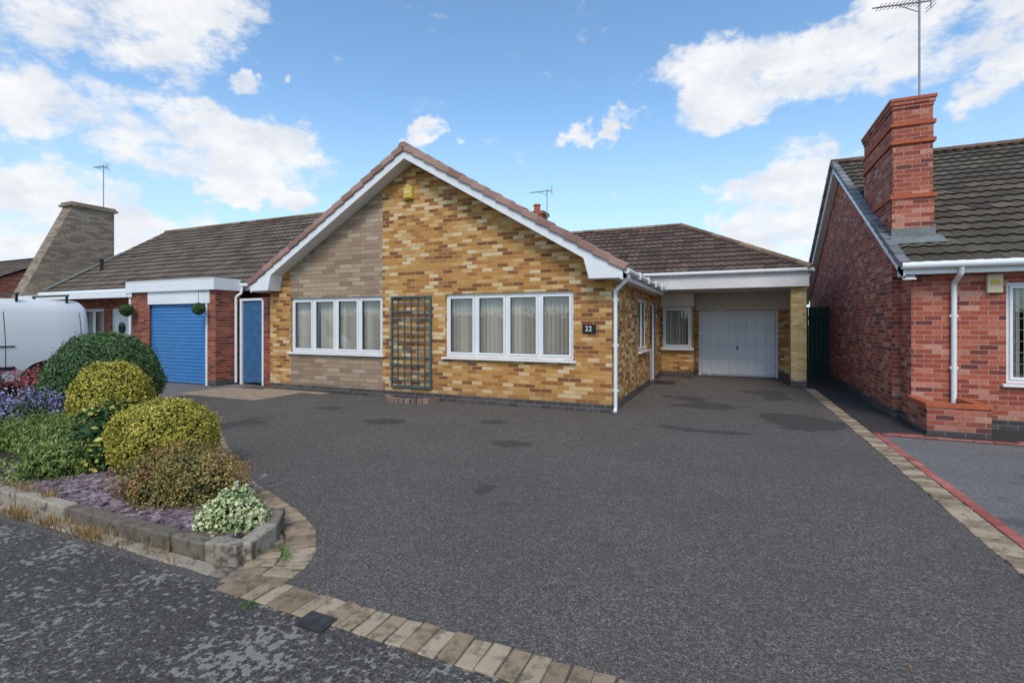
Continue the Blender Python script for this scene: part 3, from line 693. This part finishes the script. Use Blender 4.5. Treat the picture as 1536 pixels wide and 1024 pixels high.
roof_slope('roof_back',(-29.7,18.0,2.6),(-1,0,0),(0,-.8944,.4472),13.5,4.5/.8944,'tileL',F)
ridge('ridge',(-43.2,13.5,4.88),(-29.7,13.5,4.88),'tileL',F)

# ================================================================ VAN
V=empty('parked_van'); vx=-14.97
prof=[(0,.30),(.80,.30),(.92,.36),(.955,.60),(.96,.95),(.955,1.15),(.92,1.50),(.86,1.85),(.80,2.01),(.68,2.10),(.40,2.15),(0,2.165)]
secs=[(6.90,2.02,.90,.0),(6.86,2.10,.955,0),(6.76,2.165,1,0),(6.2,2.165,1,0),(5.4,2.165,1,0),(4.4,2.165,1,0),(3.7,2.16,1,0),(3.3,2.10,.995,0),(2.95,1.75,.98,0),(2.55,1.30,.96,0),(2.1,1.12,.94,0),(1.85,.98,.88,0),(1.78,.8,.80,0)]
vv=[];ff=[];mi=[]
full=[(x,z) for x,z in prof]+[(-x,z) for x,z in prof[-2:0:-1]]
nP=len(full)
for (y,tp,sc,_) in secs:
    for (x,z) in full:
        zz=z if z<.75 else .75+(z-.75)*(tp-.75)/(2.165-.75)
        vv.append((vx+x*sc,y,zz))
for i in range(len(secs)-1):
    for j in range(nP):
        k=(j+1)%nP; ff.append((i*nP+j,i*nP+k,(i+1)*nP+k,(i+1)*nP+j))
        mi.append(1 if (i in(7,8) and min(full[j][1],full[k][1])>1.1) else 0)
ff.append(tuple(range(nP))); mi.append(0); ff.append(tuple(range((len(secs)-1)*nP,len(secs)*nP))[::-1]); mi.append(0)
mb=MB(); mb.v=vv; mb.f=ff; mb.mi=mi; mb.r=[.5]*len(ff)
body=mb.build('body',['vanpaint','darkglass'],V,smooth=True,angle=35)
bm=bmesh.new(); bm.from_mesh(body.data); bmesh.ops.recalc_face_normals(bm,faces=bm.faces[:]); bm.to_mesh(body.data); bm.free()
cut=MB()
for wy in (6.03,2.65): cut.cyl((vx-1.2,wy,.34),(vx+1.2,wy,.34),.43,32)
co=cut.build('wheel_arch_cutter','blackpl',V); 
bm=bmesh.new(); bm.from_mesh(co.data); bmesh.ops.recalc_face_normals(bm,faces=bm.faces[:]); bm.to_mesh(co.data); bm.free()
md=body.modifiers.new('b','BOOLEAN'); md.operation='DIFFERENCE'; md.object=co; md.solver='EXACT'
dg=bpy.context.evaluated_depsgraph_get(); nm=bpy.data.meshes.new_from_object(body.evaluated_get(dg)); body.modifiers.clear(); body.data=nm; bpy.data.objects.remove(co)
mb=MB()
for wy in (6.03,2.65):
    mb.cyl((vx-.80,wy,.36),(vx+.80,wy,.36),.41,24)
mb.build('wheel_wells','dark',V)
mb=MB()
for wy in (6.03,2.65):
    for sg in (-1,1):
        a=vx+sg*.72; b=vx+sg*.94
        mb.cyl((a,wy,.335),(b,wy,.335),.335,28,0); mb.cyl((b-sg*.01,wy,.335),(b+sg*.008,wy,.335),.215,24,1); mb.cyl((b,wy,.335),(b+sg*.025,wy,.335),.07,12,1)
mb.build('wheels',['tyre','greym'],V,smooth=True)
mb=MB()
def seam(y,z0=.42,z1=1.98,w=.006):
    pts=[p for p in prof if z0<=p[1]<=z1]
    for sg in (-1,1):
        for a,b in zip(pts[:-1],pts[1:]):
            o=.004
            mb.quad((vx+sg*(a[0]+o),y-w,a[1]),(vx+sg*(a[0]+o),y+w,a[1]),(vx+sg*(b[0]+o),y+w,b[1]),(vx+sg*(b[0]+o),y-w,b[1]))
seam(6.70); seam(5.35); seam(4.15); seam(3.35,.42,1.2)
for sg in (-1,1):
    a,b=sorted((vx+sg*.955,vx+sg*.975)); mb.box(a,b,4.2,5.5,1.10,1.125); mb.box(a,b,4.0,5.5,.60,.68); mb.box(a,b,6.47,6.85,.60,.68)
mb.box(vx-.93,vx+.93,6.86,6.97,.34,.58)
for y in (6.5,5.6,4.6): 
    mb.box(vx-.78,vx+.78,y,y+.04,2.23,2.27)
    for sg in (-1,1): mb.box(vx+sg*.72-.02,vx+sg*.72+.02,y,y+.04,2.08,2.23)
for sg in (-1,1): mb.box(vx+sg*.86-.05,vx+sg*.86+.05,3.0,3.1,1.2,1.4)
mb.build('trim','blackpl',V)
mb=MB()
for sg in (-1,1): mb.box(vx+sg*.84-.05,vx+sg*.84+.05,6.875,6.905,.85,1.35)
mb.build('tail_lights','red',V)

# ================================================================ FOLIAGE
def foliage(name,parts,n,leaf,mat,amp=.06,depth=.28,up=0.0,aspect=.55,minz=.05,freq=5,stray=.03):
    V_=[];R_=[]
    tot=sum(p[3]*p[4]+p[3]*p[5] for p in parts)
    for (cx,cy,cz,rx,ry,rz) in parts:
        k=int(n*(rx*ry+rx*rz)/tot); d=rng.normal(size=(k,3)); d/=np.linalg.norm(d,axis=1)[:,None]
        lump=np.ones(k)
        for q in range(6): 
            fq=freq*(1+q*.6); w=rng.normal(size=3); w/=np.linalg.norm(w); lump+=amp/(1+q*.4)*np.sin(d@w*fq+rng.uniform(0,6.28))
        dep=rng.random(k)**2
        r=lump*(1-depth*dep)+rng.normal(0,.015,k)
        st=rng.random(k)<stray; r[st]+=rng.uniform(0,.11,st.sum())
        p=np.stack([cx+d[:,0]*rx*r,cy+d[:,1]*ry*r,cz+d[:,2]*rz*r],1)
        ok=p[:,2]>minz; p=p[ok]; d=d[ok]; dep=dep[ok]; lm=lump[ok]; k=len(p)
        nn=d+rng.normal(0,.6,(k,3)); nn/=np.linalg.norm(nn,axis=1)[:,None]
        tt=rng.normal(size=(k,3)); tt[:,2]+=up; tt+=d*.6*min(1,up+.3); tt-=nn*np.sum(tt*nn,1)[:,None]; tt/=np.linalg.norm(tt,axis=1)[:,None]
        bb=np.cross(nn,tt); l=leaf*rng.uniform(.6,1.3,k)[:,None]; w=l*aspect
        q=np.stack([p-tt*l*.5,p+bb*w*.5,p+tt*l*.5,p-bb*w*.5],1)
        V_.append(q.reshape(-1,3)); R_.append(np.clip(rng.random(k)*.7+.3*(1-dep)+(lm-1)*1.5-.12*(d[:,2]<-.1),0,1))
    V_=np.concatenate(V_); R_=np.concatenate(R_); K=len(R_)
    cv=[];cf=[]
    for (cx,cy,cz,rx,ry,rz) in parts:
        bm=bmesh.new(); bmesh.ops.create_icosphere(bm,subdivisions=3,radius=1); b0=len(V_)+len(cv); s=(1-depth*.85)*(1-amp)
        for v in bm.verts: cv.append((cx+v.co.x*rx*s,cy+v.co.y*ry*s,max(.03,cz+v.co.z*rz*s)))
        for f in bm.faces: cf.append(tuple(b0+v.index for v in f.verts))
        bm.free()
    allv=V_.tolist()+[list(c) for c in cv]
    faces=np.arange(K*4).reshape(-1,4).tolist()+cf
    me=bpy.data.meshes.new(name); me.from_pydata(allv,[],faces); me.materials.append(mat); me.materials.append(M['core'])
    me.polygons.foreach_set('material_index',[0]*K+[1]*len(cf))
    at=me.attributes.new('rnd','FLOAT','FACE'); at.data.foreach_set('value',np.concatenate([R_,np.zeros(len(cf))]))
    o=bpy.data.objects.new(name,me); S.collection.objects.link(o); return o
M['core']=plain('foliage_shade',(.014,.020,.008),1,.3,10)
green=leafm('dark_green_leaf',[(0,(.014,.035,.012)),(.4,(.045,.095,.028)),(.75,(.09,.16,.05)),(1,(.15,.23,.08))])
gold=leafm('golden_leaf',[(0,(.05,.065,.010)),(.3,(.19,.185,.022)),(.6,(.42,.37,.045)),(1,(.64,.53,.10))])
olive=leafm('olive_leaf',[(0,(.04,.035,.014)),(.35,(.13,.105,.028)),(.6,(.24,.20,.05)),(.85,(.40,.33,.10)),(1,(.36,.12,.06))])
varieg=leafm('variegated_leaf',[(0,(.06,.13,.035)),(.35,(.18,.29,.08)),(.55,(.50,.52,.25)),(1,(.76,.74,.46))])
spotted=leafm('spotted_laurel_leaf',[(0,(.012,.03,.01)),(.6,(.035,.085,.022)),(.82,(.07,.14,.035)),(.9,(.50,.44,.08)),(1,(.55,.50,.11))])
heath=leafm('heather_leaf',[(0,(.03,.06,.014)),(.4,(.10,.16,.03)),(.8,(.20,.26,.05)),(1,(.30,.34,.10))])
purple=leafm('purple_flower',[(0,(.03,.06,.02)),(.5,(.07,.12,.05)),(.62,(.18,.14,.32)),(.85,(.26,.20,.44)),(1,(.50,.45,.62))])
redf=leafm('red_flower',[(0,(.03,.06,.02)),(.62,(.07,.12,.04)),(.72,(.36,.03,.06)),(1,(.55,.08,.12))])
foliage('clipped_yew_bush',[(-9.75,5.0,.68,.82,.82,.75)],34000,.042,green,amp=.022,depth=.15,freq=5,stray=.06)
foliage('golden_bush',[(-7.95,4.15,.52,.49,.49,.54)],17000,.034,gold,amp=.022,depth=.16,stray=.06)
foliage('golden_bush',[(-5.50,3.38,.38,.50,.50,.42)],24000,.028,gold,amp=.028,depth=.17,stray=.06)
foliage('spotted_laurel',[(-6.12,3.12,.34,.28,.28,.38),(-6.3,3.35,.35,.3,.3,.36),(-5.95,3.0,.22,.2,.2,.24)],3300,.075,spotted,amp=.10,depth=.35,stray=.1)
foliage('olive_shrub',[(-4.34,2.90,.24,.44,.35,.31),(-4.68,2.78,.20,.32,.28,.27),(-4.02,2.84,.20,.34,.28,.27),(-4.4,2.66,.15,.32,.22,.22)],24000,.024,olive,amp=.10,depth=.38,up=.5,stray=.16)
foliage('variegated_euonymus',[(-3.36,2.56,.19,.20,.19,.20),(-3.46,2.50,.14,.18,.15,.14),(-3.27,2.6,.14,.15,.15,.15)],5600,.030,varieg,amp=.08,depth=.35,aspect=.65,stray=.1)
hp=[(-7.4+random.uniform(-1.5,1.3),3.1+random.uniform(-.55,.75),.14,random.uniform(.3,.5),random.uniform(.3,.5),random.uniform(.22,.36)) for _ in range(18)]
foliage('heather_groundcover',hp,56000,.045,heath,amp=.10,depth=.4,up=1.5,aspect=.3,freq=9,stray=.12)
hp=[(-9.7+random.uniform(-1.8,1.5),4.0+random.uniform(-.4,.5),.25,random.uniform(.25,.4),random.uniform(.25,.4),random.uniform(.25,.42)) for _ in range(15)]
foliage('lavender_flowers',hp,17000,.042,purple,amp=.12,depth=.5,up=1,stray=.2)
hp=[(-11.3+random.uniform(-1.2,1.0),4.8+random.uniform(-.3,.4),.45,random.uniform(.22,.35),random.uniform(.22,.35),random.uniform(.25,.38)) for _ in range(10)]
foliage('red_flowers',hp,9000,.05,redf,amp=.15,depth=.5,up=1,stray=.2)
for (x,z,r) in ((-15.3,1.97,.17),(-12.30,1.97,.15)):
    o=foliage('hanging_topiary_ball',[(x,8.36,z,r,r,r)],2500,.03,green,amp=.03,depth=.15)
    m_=MB(); m_.cyl((x,8.36,z+r),(x,8.36,2.42),.005,5); m_.cyl((x,8.36,2.42),(x,8.56,2.42),.007,5); b_=m_.build('hanger','blackpl'); b_.parent=o
def tufts(name,pts,mat,n=30,h=.07,sp=.05):
    mb=MB()
    for (x,y,z) in pts:
        for _ in range(n):
            a=random.uniform(0,6.28); r=random.uniform(0,sp); bx_,by_=x+math.cos(a)*r,y+math.sin(a)*r; l=h*random.uniform(.4,1.2); lean=random.uniform(0,l*.9); w=.003
            tx,ty=bx_+math.cos(a)*lean,by_+math.sin(a)*lean; px_,py_=-math.sin(a)*w,math.cos(a)*w
            mb.quad((bx_-px_,by_-py_,z),(bx_+px_,by_+py_,z),(tx,ty,z+l))
    return mb.build(name,mat)
dry=rndmat('dry_grass',[(0,(.18,.11,.04)),(.5,(.38,.24,.09)),(1,(.50,.35,.16))])
gr=rndmat('weed_green',[(0,(.05,.12,.02)),(1,(.16,.30,.06))])
tufts('dry_grass',[(random.uniform(-8,-3.2),2.17+random.uniform(-.04,.02),0) for _ in range(40)]+[(-5.3+random.gauss(0,.3),2.14,0) for _ in range(34)]+[(-4.4+random.gauss(0,.15),2.15,0) for _ in range(22)]+[(-5.5+random.gauss(0,.3),2.3,.12) for _ in range(16)],dry,14,.09,.06)
tufts('weeds',[(-2.82,2.52,0),(-2.9,2.56,0),(-2.78,2.5,0),(-2.74,2.46,0),(-2.5,1.98,0),(-4.0,2.2,0),(.35,8.7,0)],gr,40,.04,.05)
mb=MB()
for _ in range(90):
    x=random.uniform(-6,1.5); y=random.uniform(2.4,8.5); s=random.uniform(.005,.012); a=random.uniform(0,6.3)
    if y<4.5 and x<-2.4: continue
    mb.obox((x,y,.006),(math.cos(a)*s,math.sin(a)*s,.002),(-math.sin(a)*s*.5,math.cos(a)*s*.5,0),(0,0,.001))
mb.build('fallen_leaves',dry)
hd=[(x,-11,1.0,1.6,.9,1.5) for x in np.arange(-26,16,2.0)]
foliage('reflection_hedge',hd,20000,.18,green,amp=.05,depth=.2)  # unseen hedge added behind the camera for the window glass to reflect

# ================================================================ SKY
W=bpy.data.worlds.new('World'); S.world=W; W.use_nodes=True; t=NT(W.node_tree); bg=W.node_tree.nodes['Background']
EL=math.radians(48); RO=math.radians(160)
sky=t.n('ShaderNodeTexSky',sky_type='NISHITA'); sky.sun_disc=False; sky.sun_elevation=EL; sky.sun_rotation=RO; sky.air_density=1.0; sky.dust_density=.6; sky.ozone_density=1.5
tc=t.n('ShaderNodeTexCoord').outputs['Generated']; sp=t.n('ShaderNodeSeparateXYZ'); t.link(tc,sp.inputs[0])
az=t.math('ARCTAN2',sp.outputs[0],sp.outputs[1]); el=t.math('ARCSINE',sp.outputs[2])
wn=t.n('ShaderNodeTexNoise'); wn.inputs['Scale'].default_value=7; wn.inputs['Detail'].default_value=4; wn.inputs['Roughness'].default_value=.65; t.link(tc,wn.inputs['Vector'])
ws=t.n('ShaderNodeSeparateColor'); t.link(wn.outputs['Color'],ws.inputs[0])
az=t.math('ADD',az,t.math('MULTIPLY',t.math('SUBTRACT',ws.outputs[0],.5),.42)); el=t.math('ADD',el,t.math('MULTIPLY',t.math('SUBTRACT',ws.outputs[1],.5),.17))
elr=t.math('ARCSINE',sp.outputs[2])
blobs=[(-66,28,22,9),(-58,17.2,20,4.6),(-34,19.3,5,2.6),(-51,23,4,1.3),(-68,9,16,6),(-50,13.5,7,2.0),(3,23.8,15,5),(15,24.5,10,5.5),(7,11.5,11,6.5),(21,21,6,5),(-13.5,21.2,5,2.0),(60,25,25,10),(120,30,30,12),(-120,25,30,12),(175,35,30,12)]
g=None
for (a,e,ra,re) in blobs:
    dx=t.math('DIVIDE',t.math('SUBTRACT',az,math.radians(a)),math.radians(ra)); dy=t.math('DIVIDE',t.math('SUBTRACT',el,math.radians(e)),math.radians(re))
    q=t.math('SUBTRACT',1.0,t.math('ADD',t.math('MULTIPLY',dx,dx),t.math('MULTIPLY',dy,dy)),clamp=True)
    g=q if g is None else t.math('MAXIMUM',g,q)
g=t.math('MINIMUM',t.math('MULTIPLY',g,1.3),1.0)
mp=t.n('ShaderNodeMapping'); mp.inputs['Scale'].default_value=(1,1,1.9); t.link(tc,mp.inputs[0])
n1=t.noise(mp.outputs[0],9,8,.66); n2=t.noise(mp.outputs[0],12,5,.6)
val=t.math('ADD',t.math('SUBTRACT',g,.44),t.math('MULTIPLY',t.math('SUBTRACT',n1,.5),3.0))
mask=t.maprange(val,-.12,.62,0,1,'SMOOTHSTEP')
hz=t.maprange(elr,0,.46,.66,0,'SMOOTHSTEP')
hcol=(4.2,5.2,6.2)
ccol=t.mix(t.maprange(n2,.35,.62),(5.2,5.4,5.8),(6.5,6.55,6.6))
skc=t.mix(1.0,sky.outputs[0],(1.25,1.50,1.55),'MULTIPLY')
base=t.mix(hz,skc,hcol)
t.link(t.mix(t.math('MULTIPLY',mask,.96),base,ccol),bg.inputs[0]); bg.inputs[1].default_value=.15
sl_=bpy.data.lights.new('sun','SUN'); sl_.energy=2.0; sl_.angle=math.radians(22); sl_.color=(1,.90,.79); so=bpy.data.objects.new('sun',sl_); S.collection.objects.link(so)
d=Vector((math.sin(RO)*math.cos(EL),math.cos(RO)*math.cos(EL),math.sin(EL))); so.rotation_euler=(-d).to_track_quat('-Z','Y').to_euler(); so.location=(5,-10,20)

cam=bpy.data.cameras.new('camera'); co=bpy.data.objects.new('camera',cam); S.collection.objects.link(co); S.camera=co
cam.lens=17.5; cam.sensor_width=36; cam.shift_y=-27/1536; cam.clip_end=2000; cam.clip_start=.05
co.location=(0,0,1.6); co.rotation_euler=(math.pi/2,0,math.radians(23.6))
